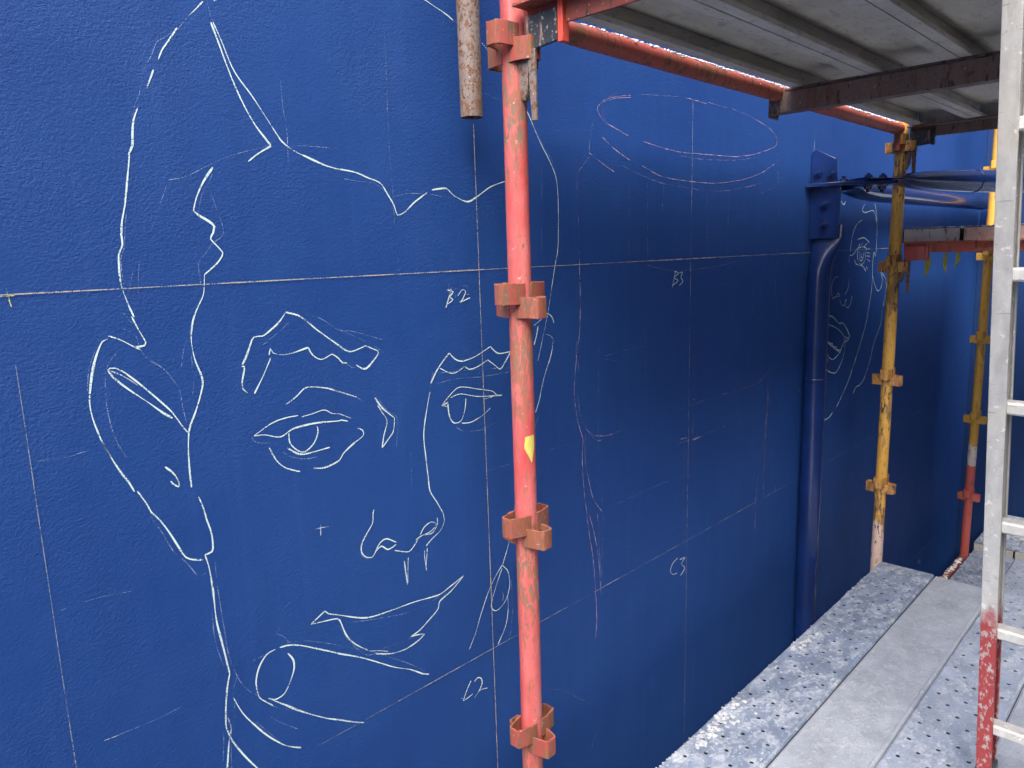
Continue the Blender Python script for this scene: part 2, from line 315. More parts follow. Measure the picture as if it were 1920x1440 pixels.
# ------------------------------------------------------------------ chalk on the wall: (group:width:x,z,x,z... in mm on the wall plane)
STROKES = """face:4:636,443,617,423,609,415;face:1:613,420,596,401,584,387;face:4:586,391,568,366,556,350,549,335;face:1:582,386,561,369,550,362,539,340,525,316,517,295,512,275,503,257,496,237;face:5:539,317,525,286;face:4:507,254,497,231,493,208,491,191,483,176;face:4:485,178,481,156,469,98,460,67,457,46,457,30,451,17,449,11,448,-3,447,-15,448,-39,456,-72,462,-91;face:1:468,81,463,52,458,23,451,6,451,-24,453,-45;face:4:656,448,663,452;face:4:647,411,657,381,672,334,691,287,711,249,730,225,743,210;face:4:744,210,716,194,694,178;face:1:644,447,646,430,649,418,652,411;face:3:651,412,663,384,682,335,715,293,747,246,766,220,784,208;face:2:781,210,795,203,808,198;face:4:807,198,857,181,888,175,890,175,929,171,959,162,991,152,1008,130,1023,108,1029,91,1033,85,1054,93,1080,113,1120,137;face:4:1134,143,1177,148,1190,140,1204,131,1243,120,1273,131,1322,157,1379,174;face:1:901,157,941,153,976,150,1003,134;face:1:1022,123,1061,132,1123,133,1187,127;face:3:1136,549,1169,539,1200,530,1221,521;face:1:1221,521,1253,509,1309,488;face:3:1309,488,1334,471,1367,453;face:3:1452,363,1468,341,1510,277,1544,235,1568,197,1576,163,1578,107,1575,21,1569,-17,1567,-17,1555,-60,1544,-102;face:2:1544,-102,1519,-192,1499,-244,1480,-295;face:1:1477,327,1510,282,1551,240,1576,209;face:5:625,164,606,140,590,111,582,87;face:5:582,87,590,80,608,69,617,60,614,49,608,38,619,25,628,13,626,7,614,-7,590,-25;face:4:590,-25,585,-59,577,-74,566,-93,558,-114,554,-143,557,-175,565,-204,567,-220,559,-245,547,-273,536,-294,532,-306;face:1:624,155,614,136,600,114,592,86,594,67;face:1:613,130,622,102,633,49,611,30,592,8,581,-4,581,-27,581,-49;face:4:458,-90,466,-112,476,-136,473,-141,465,-142,456,-142;face:4:465,-147,454,-140,435,-127,418,-119;face:4:418,-123,408,-127,397,-147,388,-172,381,-201,377,-227,379,-255,385,-283;face:4:387,-293,392,-306,401,-330,412,-356,420,-371,428,-392;face:3:384,-280,390,-300,399,-323;face:4:433,-392,444,-414,452,-436,456,-442,466,-457,479,-485,492,-516,502,-537,515,-546,532,-552;face:4:410,-177,414,-173,422,-174,432,-180,455,-203,484,-236,506,-264,522,-294,530,-306;face:4:410,-175,417,-188,437,-210,469,-241,491,-263,506,-275;face:2:413,-176,429,-185,444,-197,455,-208;face:1:408,-112,395,-141,382,-171,376,-206;face:1:440,-107,461,-124,465,-146,477,-166,499,-184,515,-209,524,-229,526,-256,530,-289;face:1:427,-150,411,-169,404,-199,402,-238,405,-272,412,-304,423,-332;face:1:557,-117,540,-154,532,-185;face:1:551,-168,550,-214,545,-239;face:4:532,-305,528,-336,526,-375,526,-409;face:4:537,-430,542,-448,545,-463,547,-477,553,-504,554,-529,551,-542,537,-544;face:5:537,-544,542,-571,545,-615,545,-678,552,-732,560,-798;face:5:560,-798,551,-830,544,-877,542,-906;face:4:542,-906,551,-939,573,-986,599,-1032,610,-1048;face:4:549,-918,544,-942,535,-996;face:2:546,-885,551,-907,549,-930;face:1:554,-561,554,-615,558,-697,562,-759,573,-810,590,-845,614,-874,646,-912,681,-937;face:1:538,-660,539,-719,548,-772,555,-794;face:1:576,-807,563,-836,563,-859,561,-893;face:1:536,-911,528,-973;face:1:555,-898,549,-929,544,-998;face:4:484,-360,497,-375,505,-394,504,-403;face:4:504,-403,494,-394,491,-388;face:4:744,-105,727,-124,703,-141,691,-147,674,-147,666,-158,655,-181,645,-197;face:4:643,-200,649,-201,641,-231,642,-244,650,-252;face:4:704,-191,684,-226,664,-256;face:4:701,-185,705,-172;face:4:706,-174,710,-182,729,-188,752,-187,788,-180;face:4:788,-180,796,-196,816,-208,842,-200,850,-205,858,-212,866,-222,877,-223;face:4:744,-105,775,-116,813,-148,861,-185,869,-192,886,-200,904,-198,927,-192;face:4:927,-192,943,-200,959,-210,943,-228,921,-242,899,-230;face:1:875,-223,888,-234,901,-234;face:1:771,-112,815,-121,863,-152,889,-156,925,-167,971,-183;face:1:863,-150,897,-168,946,-193,973,-213;face:1:750,-125,724,-143,690,-164;face:3:728,-288,752,-276,776,-261,819,-268,853,-282,874,-291,896,-301;face:1:896,-301,911,-312;face:3:655,-338,694,-320,725,-315,753,-315;face:3:761,-319,786,-317,813,-314,832,-325,849,-329,857,-333,877,-344;face:4:655,-338,677,-340,710,-351,739,-340,788,-338,848,-344,852,-343,869,-349;face:4:729,-347,730,-368,747,-388,762,-393,784,-379,795,-358,794,-345;face:4:723,-377,746,-394,766,-398,820,-396;face:4:684,-367,698,-398,716,-417,747,-432;face:4:778,-432,805,-437,841,-429,850,-418,865,-408,884,-398;face:4:881,-399,905,-388,905,-376,893,-369;face:1:649,-338,657,-351,690,-360;face:1:711,-382,730,-397,761,-408,790,-409;face:4:942,-309,959,-334,992,-364;face:4:992,-364,987,-394,971,-410,953,-426;face:4:953,-426,960,-399,971,-368,959,-346,948,-328;face:1:936,-292,945,-307,973,-344,999,-366,992,-435;face:4:1377,-257,1337,-258,1321,-252,1303,-236;face:4:1303,-236,1265,-250,1234,-258,1204,-261,1182,-253,1165,-236;face:4:1165,-236,1142,-255,1121,-276,1103,-301;face:4:1099,-321,1085,-368,1074,-418,1076,-470,1081,-529,1084,-561,1104,-595,1120,-624;face:3:1120,-622,1124,-648,1111,-668,1082,-682,1063,-694;face:1:1110,-278,1100,-311,1096,-336;face:4:1133,-269,1174,-287,1213,-275;face:4:1213,-275,1227,-284,1257,-281,1292,-269;face:4:1292,-269,1314,-284,1336,-298,1356,-280,1379,-254;face:1:1119,-305,1179,-301,1268,-309,1371,-310;face:1:1107,-278,1174,-283,1269,-289,1372,-300;face:3:1133,-361,1159,-340,1192,-324,1254,-338,1304,-351,1320,-364;face:4:1162,-345,1194,-341,1253,-357,1319,-365,1339,-367;face:3:1272,-368,1297,-366,1320,-364;face:4:1133,-361,1154,-355;face:3:1136,-360,1153,-366;face:4:1153,-358,1155,-385,1164,-405,1176,-411,1193,-408,1206,-385,1212,-355;face:3:1196,-415,1226,-418,1263,-409,1296,-393;face:1:1175,-420,1201,-436,1262,-444,1306,-436;face:3:1469,-198,1494,-186,1525,-169;face:3:1525,-169,1542,-180,1551,-198;face:4:1485,-201,1477,-227,1467,-250;face:2:1515,-226,1537,-233,1547,-244;face:3:1547,-244,1535,-287,1503,-348,1483,-404,1466,-436;face:2:1478,-448,1431,-534,1386,-619,1372,-695,1364,-723,1348,-772;face:3:1348,-772,1337,-796,1318,-833;face:3:1318,-830,1293,-852,1269,-879,1237,-932,1212,-983,1187,-1019;face:3:1318,-830,1338,-853,1345,-891,1335,-924,1316,-943,1289,-950,1273,-931,1281,-904,1299,-870,1318,-838;face:3:1335,-924,1336,-961,1324,-1008,1292,-1050;face:1:1350,-883,1355,-947,1345,-1017,1333,-1065;face:2:1315,-906,1319,-920,1314,-931;face:4:921,-562,918,-568,917,-576,915,-592,900,-609,884,-629,880,-649,891,-665,908,-671,918,-661,934,-653,952,-667,976,-662;face:4:976,-657,949,-640,932,-644,918,-659;face:3:970,-675,1010,-691,1027,-682,1039,-670;face:4:1033,-669,1055,-664,1083,-668,1101,-651,1102,-633;face:4:1047,-660,1062,-644,1085,-639,1098,-650,1078,-662,1055,-664;face:1:879,-631,880,-657,895,-671,912,-675;face:3:996,-710,1000,-759,1001,-772;face:3:1008,-705,1002,-768;face:3:1058,-704,1057,-715,1061,-756;face:3:1067,-700,1061,-743;face:4:1180,-810,1131,-824,1095,-832,1023,-822,954,-817,899,-812,866,-802,812,-774,786,-761;face:4:786,-761,778,-751;face:4:778,-751,742,-768;face:3:742,-768,781,-775,807,-781,813,-792;face:4:1180,-810,1136,-836,1097,-850,1090,-868,1058,-886,1029,-900,1001,-905;face:4:1001,-905,1023,-909,1044,-916;face:4:1044,-916,1022,-925,983,-930,942,-923,900,-905;face:4:812,-783,826,-828,847,-858,879,-887;face:3:881,-890,908,-901,935,-914;face:1:838,-802,904,-820,984,-839,1049,-843,1095,-835;face:1:810,-800,834,-848,878,-898,928,-901,1001,-909;face:4:668,-789,694,-795,730,-814,805,-863,832,-879,868,-902,949,-961,996,-989,1033,-1017,1052,-1027;face:1:603,-793,634,-791;face:1:682,-784,735,-803,807,-845,851,-870,946,-936,1039,-1011;face:4:658,-789,638,-792,620,-812,611,-839,612,-863,616,-879,641,-907;face:4:684,-809,695,-829,695,-850,682,-877,668,-894,648,-897,633,-887;face:4:633,-887,662,-914,701,-950,758,-996,792,-1018,824,-1039,856,-1058;face:1:672,-726,685,-709,702,-700;face:1:672,-747,663,-756,676,-767,688,-784;face:1:636,-931,658,-957,693,-988;face:4:562,-851,578,-894,601,-933,629,-974,662,-1011,695,-1034;face:1:602,-924,629,-964,654,-1002;face:1:449,-442,467,-481,482,-520,501,-547,518,-578;face:1:526,-582,535,-579;face:1:544,139,575,146,608,162,643,179,681,193,728,206,748,217;face:1:785,213,836,215,894,217;face:1:773,332,774,284,778,239,776,180;scuffs:1:289,-561,305,-561,349,-560,405,-568;scuffs:2:330,-819,353,-821;scuffs:1:353,-821,404,-824,466,-821;scuffs:2:349,-306,360,-305;scuffs:1:292,-306,335,-308,368,-304;scuffs:1:530,-250,543,-245;scuffs:1:1841,-341,1752,-320;scuffs:1:1735,-320,1869,-314,2015,-311;scuffs:1:1999,-223,1997,-513;scuffs:1:1519,-553,1601,-554;scuffs:1:1828,-800,1976,-797,2218,-801,2291,-812;scuffs:1:1473,-1266,1561,-1317,1637,-1381,1694,-1428;scuffs:1:1024,486,1024,384,1020,239,1023,146,1024,55;scuffs:1:1309,376,1375,363;scuffs:1:1014,-1038,1012,-1070;scuffs:1:1269,-556,1361,-558;scuffs:1:1752,-292,1743,-607;scuffs:1:1764,-697,1761,-782;scuffs:2:1716,-1549,1701,-1570,1698,-1588;scuffs:1:1027,-3,1027,-46;scuffs:1:1516,251,1506,-15;scuffs:2:3182,-13,3185,-35;scuffs:1:3264,488,3272,380;scuffs:2:3258,423,3259,379;scuffs:1:2300,-1354,2306,-1432;scuffs:2:2809,-1135,2808,-1193;scuffs:1:5234,-1130,5307,-1616;scuffs:1:5340,-1587,5377,-2167;scuffs:1:5984,734,6013,423;scuffs:2:3240,-1818,3248,-1846;scuffs:1:444,-80,458,-102;scuffs:1:468,-16,458,-48;scuffs:1:481,2,472,-55;scuffs:1:1032,-452,1030,-546;scuffs:1:508,58,539,127;jar:2:1917,437,1846,426,1787,410,1758,395,1758,379,1786,357,1837,343,1903,328;jar:2:1754,392,1795,416,1864,434,1917,443;jar:2:1982,317,2071,308,2196,301,2367,305,2555,311,2691,326,2836,356,2896,377,2894,406,2830,434,2740,451;jar:1:2740,451,2614,466,2483,473,2361,474;jar:3:2214,472,2269,472,2355,469;jar:1:1973,452,2069,461,2193,471;jar:1:2196,290,2332,287,2555,298,2720,318;jar:1:1847,442,1778,405,1778,381,1795,358;jar:2:1777,313,1828,287,1917,256;jar:2:1973,246,2071,222,2198,212,2431,213,2626,234,2782,267,2886,306;jar:1:1872,240,1973,217,2092,198,2198,192,2407,185,2600,201,2784,228;jar:2:1711,267,1743,252,1832,220;jar:1:1733,347,1720,308,1715,269;jar:1:1715,255,1687,229,1662,204,1661,147,1666,-19;jar:3:1665,-24,1666,-74;jar:2:1666,-74,1667,-144,1661,-241,1647,-301,1638,-362,1633,-413,1647,-490,1671,-553;jar:1:1649,-416,1660,-481,1697,-537,1739,-572,1766,-573;jar:2:1697,-534,1731,-555,1784,-565,1821,-566;jar:1:1821,-566,1896,-562;jar:1:1648,-260,1643,-301,1655,-333,1646,-373;jar:2:1671,-553,1666,-617,1672,-702,1684,-783,1699,-873,1716,-965,1723,-1056;jar:3:1723,-1056,1728,-1148,1721,-1215;jar:2:1684,-540,1678,-604,1694,-679,1719,-753,1758,-801;jar:2:1692,-785,1726,-881,1747,-1005,1750,-1078;jar:1:1736,-798,1747,-946,1751,-1037;jar:1:1758,-801,1767,-818,1761,-922,1755,-1038;jar:1:1908,201,1908,144;jar:1:1909,128,1907,49;jar:1:1906,33,1905,-25;jar:1:2004,197,2007,114;jar:1:2006,98,2008,-28;jar:1:2097,196,2095,155;jar:1:2091,143,2088,105;jar:1:2371,183,2378,-37;jar:1:2521,186,2525,-41;jar:1:2590,144,2593,80;jar:1:2906,354,2921,254,2938,200;jar:1:2757,184,2916,223;jar:2:2939,-23,2938,-51;jar:1:2936,193,2938,-51,2930,-179,2955,-290,2963,-393,2927,-471,2881,-517;jar:2:2882,-520,2804,-550,2736,-556;jar:1:2736,-556,2669,-554,2460,-552,2308,-554,2213,-556,2101,-555;jar:1:2905,-505,2895,-593,2893,-690,2867,-776,2828,-920,2804,-1044;jar:2:2894,-585,2893,-690,2865,-745;jar:2:2886,-576,2886,-704,2875,-892,2877,-1048;jar:2:2812,-1046,2816,-993;jar:2:2807,-1018,2808,-1193;jar:1:2192,-679,2299,-682,2547,-680;jar:3:2299,-686,2368,-683;jar:2:2215,-665,2257,-668;jar:1:2295,-289,2296,-329;jar:1:2297,-367,2301,-507;jar:2:2290,-539,2310,-536;jar:1:2294,-577,2299,-761;jar:1:3076,-413,3122,-542,3184,-622;jar:2:3184,-622,3226,-668;jar:1:3096,-241,3108,-340,3099,-381;jar:1:2726,-148,2732,-285;jar:2:2991,-1034,2996,-1063;jar:2:2737,-1037,2741,-1054;jar:1:2003,-53,2074,-69,2149,-78,2272,-79,2442,-76,2614,-60;sideface:2:4031,181,4066,124,4086,45,4086,-80,4058,-62,4047,-111,4055,-194,4045,-276,3996,-415,3901,-555,3787,-690,3652,-796;sideface:2:3894,177,3862,147,3900,135,4011,146,4053,120,4075,80;sideface:2:3585,182,3620,167,3639,182;sideface:2:3603,-816,3555,-835,3496,-836;sideface:2:4057,-177,4097,-229,4151,-262,4198,-243,4203,-201,4172,-165;sideface:2:4185,-166,4255,-203,4277,-256,4242,-349;sideface:2:4232,-366,4220,-443,4134,-531,4087,-620,4016,-706,3950,-735,3905,-737,3864,-764;sideface:2:3820,6,3907,13,3984,-12;sideface:2:3724,-68,3766,-67,3826,-37,3914,-31,3957,-45;sideface:2:3836,-29,3856,-14;sideface:2:3869,-26,3889,-13;sideface:2:3913,-27,3950,-15;sideface:2:3943,-45,3989,-40;sideface:2:3953,-59,3999,-65;sideface:2:3955,-76,4002,-81;sideface:2:3958,-92,4006,-105;sideface:2:3959,-128,3977,-145;sideface:2:3828,-45,3828,-80,3859,-109,3904,-114,3935,-91,3928,-51;sideface:2:3850,-49,3860,-89,3891,-98,3909,-75,3900,-54;sideface:2:3873,-58,3877,-80,3895,-82;sideface:2:3791,-91,3815,-111,3906,-126,3955,-152;sideface:2:3868,99,3809,83,3761,45,3737,-9,3732,-51;sideface:1:3718,-71,3718,-101;sideface:2:3589,-163,3545,-170,3520,-206,3525,-244,3543,-266;sideface:2:3537,-264,3585,-255,3625,-258,3603,-241,3585,-251;sideface:1:3728,-178,3724,-225,3686,-254;sideface:2:3627,-273,3651,-298,3683,-304,3711,-279,3691,-285;sideface:2:3682,-300,3737,-319,3766,-299,3783,-266;sideface:3:3482,-337,3547,-348,3632,-386,3673,-386;sideface:3:3673,-386,3729,-419,3782,-464;sideface:2:3782,-464,3706,-484,3660,-531;sideface:3:3660,-531,3574,-494,3482,-456;sideface:2:3482,-377,3552,-391,3646,-423,3709,-457,3769,-475,3713,-489;sideface:2:3481,-445,3522,-468,3562,-477,3574,-490,3615,-498,3627,-514,3669,-518;sideface:2:3703,-460,3721,-518,3687,-578,3630,-619,3580,-620,3518,-600,3483,-579;sideface:2:3482,-502,3530,-539,3582,-553,3650,-534;sideface:2:3497,-537,3483,-546,3496,-560,3512,-552,3497,-537;B2:3:1179,-84,1169,-107,1159,-128;B2:3:1166,-86,1185,-91,1173,-103,1184,-110,1161,-121;B2:3:1199,-102,1214,-88,1225,-93,1213,-112,1204,-118;B2:3:1204,-118,1239,-109;B2:1:1174,-69,1170,-86,1186,-78,1191,-91;B2:1:1194,-83,1190,-106;B2:1:1215,-80,1232,-79,1234,-89,1222,-99,1242,-100;B3:3:2170,-81,2158,-119,2152,-133;B3:3:2164,-81,2190,-89,2164,-103,2188,-113,2155,-127;B3:3:2194,-89,2217,-86,2204,-103,2218,-117,2195,-130;C2:3:1188,-1108,1172,-1128,1158,-1152;C2:3:1158,-1152,1175,-1151,1192,-1148;C2:3:1200,-1116,1212,-1110,1225,-1119,1227,-1135,1216,-1149,1198,-1162;C2:3:1198,-1162,1219,-1150,1247,-1157;C2:3:1152,-1141,1155,-1144;C3:3:2203,-1102,2171,-1111,2154,-1134,2172,-1154,2200,-1158;C3:3:2217,-1113,2250,-1117,2228,-1133,2251,-1157,2222,-1176;N:2:5244,-2153,5235,-2112;N:2:5237,-2120,5293,-2162,5283,-2116;cross:2:771,-562,786,-564,801,-566;cross:2:783,-557,781,-580;ycross:3:271,-45,285,-44,294,-44;ycross:2:284,-32,285,-45,287,-61"""
def resample(p, step=.006):
    out = []; n = len(p)
    for i in range(n-1):
        a, b, c, d = p[max(i-1, 0)], p[i], p[i+1], p[min(i+2, n-1)]
        L = (c-b).length; k = max(1, int(L/step))
        # limit the tangents so corners stay corners
        m1 = (c-a)*.5; m2 = (d-b)*.5
        for mm in (m1, m2):
            if mm.length > L: mm *= L/mm.length
        for j in range(k):
            t = j/k; t2, t3 = t*t, t*t*t
            out.append(b*(2*t3-3*t2+1)+m1*(t3-2*t2+t)+c*(-2*t3+3*t2)+m2*(t3-t2))
    out.append(p[-1]); return out
def ribbon(mb, pts, width, mi=0, jit=.0006, y=0.0):
    n = len(pts); L = []; ph = rnd.random()*50
    for i, p in enumerate(pts):
        t = (pts[min(i+1, n-1)]-pts[max(i-1, 0)])
        if t.length < 1e-6: t = Vector((1, 0))
        t.normalize(); nn = Vector((-t.y, t.x))
        w_ = width*.5*(.80+.75*noise.noise(Vector((ph, i*.13, 0)))); q = p + nn*noise.noise(Vector((i*.09, ph, 3)))*jit*1.6
        if i in (0, n-1): w_ *= .55
        L.append((q+nn*w_, q-nn*w_))
    i0 = len(mb.v)
    for a, b in L: mb.v += [(a.x, y, a.y), (b.x, y, b.y)]
    for i in range(n-1): mb.f.append((i0+2*i, i0+2*i+1, i0+2*i+3, i0+2*i+2)); mb.m.append(mi)
WID = {1: .0013, 2: .0018, 3: .0025, 4: .0033, 5: .0037}
groups = {}
for s_ in STROKES.split(';'):
    gn, wd, d = s_.split(':'); d = [float(x)/1000 for x in d.split(',')]
    groups.setdefault(gn, []).append((int(wd), [Vector((d[i], d[i+1])) for i in range(0, len(d), 2)]))
SK = {'face': ('face_sketch', 'large white chalk outline of a face with earring'), 'jar': ('jar_sketch', 'faint pink chalk outline of a tall jar-like shape'),
      'sideface': ('small_face_sketch', 'thin chalk outline of a second face between tube and yellow post'), 'scuffs': ('chalk_scuff', 'faint stray chalk lines'),
      'B2': ('grid_letter', 'chalk writing B2'), 'B3': ('grid_letter', 'chalk writing B3'), 'C2': ('grid_letter', 'chalk writing C2'), 'C3': ('grid_letter', 'chalk writing C3'),
      'N': ('grid_letter', 'tiny chalk mark low on the far wall'), 'cross': ('chalk_cross', 'small white chalk cross on the cheek'), 'ycross': ('chalk_cross', 'yellow chalk cross at the left end of the level line')}
layer = .0006
for gn, sl in groups.items():
    mb = MB(); pk = gn == 'jar'; yc = gn == 'ycross'
    ms = [M['ycross']]*5 if yc else ([M['pink1'], M['pink'], M['pink'], M['pink'], M['pink']] if pk else [M['chalk1'], M['chalk2'], M['chalk3'], M['chalk4'], M['chalk4']])
    far = {'sideface': 2.6, 'scuffs': .75, 'B3': 1.35, 'C3': 1.35, 'B2': 1.3, 'C2': 1.35, 'jar': 1.45, 'N': 2.1}.get(gn, 1.0)
    for wd, pts in sl: ribbon(mb, resample(pts), WID[wd]*far, wd-1, .0004 if wd > 2 else .0009)
    ms = [M['chalk4']]*5 if gn == 'sideface' else ms
    o = mb.build(SK[gn][0], ms, wall, smooth=False, loc=(0, WALL_Y-layer, 0)); o['label'] = SK[gn][1]; layer += .0002
def grid(x0, z0, x1, z1, mt, wd, lab):
    global layer
    mb = MB(); a, b = Vector((x0, z0)), Vector((x1, z1)); n = int((b-a).length/.02)
    ribbon(mb, [a.lerp(b, i/n) for i in range(n+1)], wd, 0, .0002)
    o = mb.build('grid_line', M[mt], wall, smooth=False, loc=(0, WALL_Y-layer, 0)); o['label'] = lab; layer += .0002
grid(.12, -.042, 4.3, -.044, 'snap', .0024, 'upper level snap line'); grid(.72, -1.05, 5.1, -1.06, 'snap1', .0022, 'middle level snap line')
grid(4.3, -2.07, 5.6, -2.075, 'snap1', .0032, 'lower level snap line')
grid(.281, -.15, .283, -1.9, 'snap1', .0013, 'leftmost upright snap line'); grid(1.270, .30, 1.272, -1.5, 'snap', .0026, 'upright snap line under the rusty tube')
grid(2.265, .47, 2.258, -1.9, 'snap1', .0026, 'upright snap line beside the second grid letters')
# ------------------------------------------------------------------ blue tube column with its bracket
cx, cy, cr = 3.253, 1.292, .046
colm = thing('tube_column', 'glossy navy steel tube standing against the blue wall with bolted plates on top', 'column', (cx, cy, GROUND))
mb = MB(); mb.tube((cx, cy, GROUND), (cx, cy, -.30), cr, 40, 6)
def flat_sec(z, k):   # k 0 round .. 1 flattened in the y-z plane
    hw = cr*(1-k)+.066*k; ht = cr*(1-k)+.008*k; c0 = cy*(1-k)+(WALL_Y-.010-.066)*k
    return [(cx+math.cos(t)*ht, c0+math.sin(t)*hw, z) for t in [2*math.pi*i/40 for i in range(40)]]
mb.loft([flat_sec(-.30, 0), flat_sec(-.15, 0), flat_sec(-.115, .05), flat_sec(-.08, .2), flat_sec(-.045, .48), flat_sec(-.015, .78), flat_sec(.015, 1), flat_sec(.07, 1)])
mb.build('tube', M['gloss'], colm, loc=(-cx, -cy, -GROUND))
rl = (-cx, -cy, -GROUND)
mb = MB(); mb.tube((cx, cy, -.605), (cx, cy, -.590), cr+.004, 40); mb.build('weld_ring', M['gloss'], colm, .003, loc=rl)
mb = MB(); mb.prism([(1.212, .012), (1.336, .012), (1.336, .225), (1.212, .225)], lambda a, b, t: (t, a, b), cx-.022, cx-.010); mb.build('lower_plate', M['gloss'], colm, .0015, loc=rl)
mb = MB(); mb.prism([(1.228, .243), (1.336, .243), (1.336, .372), (1.318, .382), (1.236, .338)], lambda a, b, t: (t, a, b), cx-.022, cx-.010); mb.build('upper_plate', M['gloss'], colm, .0015, loc=rl)
mb = MB(); mb.prism([(cx-.075, WALL_Y-.003), (cx+.10, WALL_Y-.003), (cx+.20, 1.12), (cx+.11, 1.03), (cx-.03, 1.19)], lambda a, b, t: (a, b, t), .2265, .2415); mb.build('gusset_plate', M['gloss'], colm, .0015, loc=rl)
for p, ax in (((cx-.022, 1.275, .155), (-1,0,0)), ((cx-.022, 1.275, .070), (-1,0,0)), ((cx-.022, 1.305, .285), (-1,0,0)), ((cx-.022, 1.250, .275), (-1,0,0)), ((cx+.02, 1.215, .2415), (0,0,1))):
    MB().hexbolt(p, ax, .016, .013, .012).build('bolt', M['gloss'], colm, loc=rl)
# ------------------------------------------------------------------ navy braces with flattened ends
def brace(label, p0, p1, r, flat0, flat1, tongue_w, zup=Vector((0,0,1)), ring=True, bolts=()):
    p0, p1 = Vector(p0), Vector(p1); d = (p1-p0).normalized(); sd = d.cross(zup).normalized(); u = sd.cross(d)
    t = thing('brace_tube', label, 'brace', p0); rl = -p0; L = (p1-p0).length
    def sec(s, k):
        hw = r*(1-k)+tongue_w*k; ht = r*(1-k)+.007*k
        return [p0+d*s+sd*math.cos(a)*hw+u*math.sin(a)*ht for a in [2*math.pi*i/36 for i in range(36)]]
    S = []
    if flat0: S += [sec(0, 1), sec(flat0*.24, 1), sec(flat0*.28, .92), sec(flat0*.33, .70), sec(flat0*.41, .45), sec(flat0*.55, .24), sec(flat0*.78, .09), sec(flat0, 0)]
    else: S += [sec(0, 0)]
    e = L-flat1
    if flat1: S += [sec(e, 0), sec(e+flat1*.2, .17), sec(e+flat1*.35, .42), sec(e+flat1*.5, .75), sec(e+flat1*.6, .95), sec(e+flat1*.66, 1), sec(L, 1)]
    else: S += [sec(L*.6, 0), sec(L, 0)]
    mb = MB(); mb.loft(S); mb.build('tube', M['gloss'], t, loc=rl)
    if ring:
        mb = MB(); mb.tube(p0+d*(flat0+.01), p0+d*(flat0+.022), r+.003, 36); mb.build('weld_ring', M['gloss'], t, .002, loc=rl)
    for s, o_ in bolts:
        q = p0+d*s+sd*o_; MB().hexbolt(q+u*.007, u, .015, .012, .008).build('bolt', M['gloss'], t, loc=rl); MB().hexbolt(q-u*.024, -u, .015, .014, .012).build('nut', M['gloss'], t, loc=rl)
    return t
brace('glossy navy tube brace passing in front of the yellow post', (3.30, 1.165, .2495), (4.75, .40, .235), .048, .62, 0, .066, bolts=((.05, 0), (.125, 0)))
brace('navy tube brace running along the wall behind the front brace', (3.32, 1.245, .2185), (6.10, 1.245, .2185), .043, .40, .30, .056, ring=False, bolts=())
mb = MB(); mb.box(6.06, 6.20, 1.10, 1.335, .06, .072); mb.box(6.19, 6.215, 1.12, 1.335, -.12, .18); a = mb.build('wall_plate', M['gloss'], None, .002)
tag(a, 'small navy bolted plate in the far corner above the middle platform', 'bracket')
MB().hexbolt((6.19, 1.26, .10), (-1,0,0), .02, .018, .02).build('bolt', M['gloss'], a)
# ------------------------------------------------------------------ scaffold standards
def pocket_mesh(h=.045, th=.0045, out=.039):
    prof = [(TR*.35, .0255), (TR+.004, .0250), (TR+.016, .0215), (TR+out-.007, .0175), (TR+out-.001, .0135), (TR+out, .0095), (TR+out, -.0095), (TR+out-.001, -.0135), (TR+out-.007, -.0175), (TR+.016, -.0215), (TR+.004, -.0250), (TR*.35, -.0255)]
    inn = [(TR*.35, .0255-th), (TR+.004, .0250-th), (TR+.016, .0215-th), (TR+out-.008, .0175-th), (TR+out-th, .0125-th*.4), (TR+out-th, .0085)]
    inn = inn + [(a, -b) for a, b in reversed(inn)]
    ring = prof + inn[::-1]; mb = MB(); n = len(ring); k = len(prof)
    for z in (-h/2, h/2): mb.v += [(a, b, z+rnd.uniform(-.0012, .0012)) for a, b in ring]
    for i in range(n): mb.f.append((i, (i+1) % n, n+(i+1) % n, n+i)); mb.m.append(0)
    for i in range(k-1):
        j = n-1-i
        mb.f.append((i, i+1, j-1, j)); mb.m.append(0); mb.f.append((n+i, n+j, n+j-1, n+i+1)); mb.m.append(0)
    return mb
proto_pocket = {}
def standard(label, x, y, z0, z1, mt, pmt, levels, group='upright scaffold posts along the wall', inner_end=False):
    t = thing('scaffold_standard', label, 'scaffold post', (x, y, z0), group)
    mb = MB(); mb.tube((0, 0, 0), (0, 0, z1-z0), TR, 36, 60, wob=.0012, inner=TR-.004 if inner_end else None); mb.build('tube', M[mt], t)
    if pmt not in proto_pocket: proto_pocket[pmt] = pocket_mesh().build('pocket', M[pmt], t, .0008)
    base = proto_pocket[pmt]; first = base.parent == t
    for z in levels:
        for k, ang in enumerate((0, 180, 90, 270)):
            if first: o = base; first = False
            else: o = base.copy(); col.objects.link(o); o.parent = t
            o.location = (0, 0, z-z0+(.020 if k < 2 else -.010)); o.rotation_euler = (0, 0, math.radians(ang+rnd.uniform(-3, 3)))
    return t
LV = [.41-.52*i for i in range(6)]
lv_up = [.93, 1.45] + LV
s1 = standard('flaking red scaffold post in the middle of the view', POST_X[0], POST_Y, GROUND, 3.2, 'red', 'red_rust', lv_up)
s2 = standard('flaking yellow scaffold post at the far end of the near deck', POST_X[1], POST_Y, GROUND, .62, 'yellow', 'yellow_rust', LV)
s3 = standard('far scaffold post, yellow above and red at its foot, beside the ladder', POST_X[2], POST_Y, GROUND, 1.2, 'third', 'third', [.93]+LV)
mb = MB()
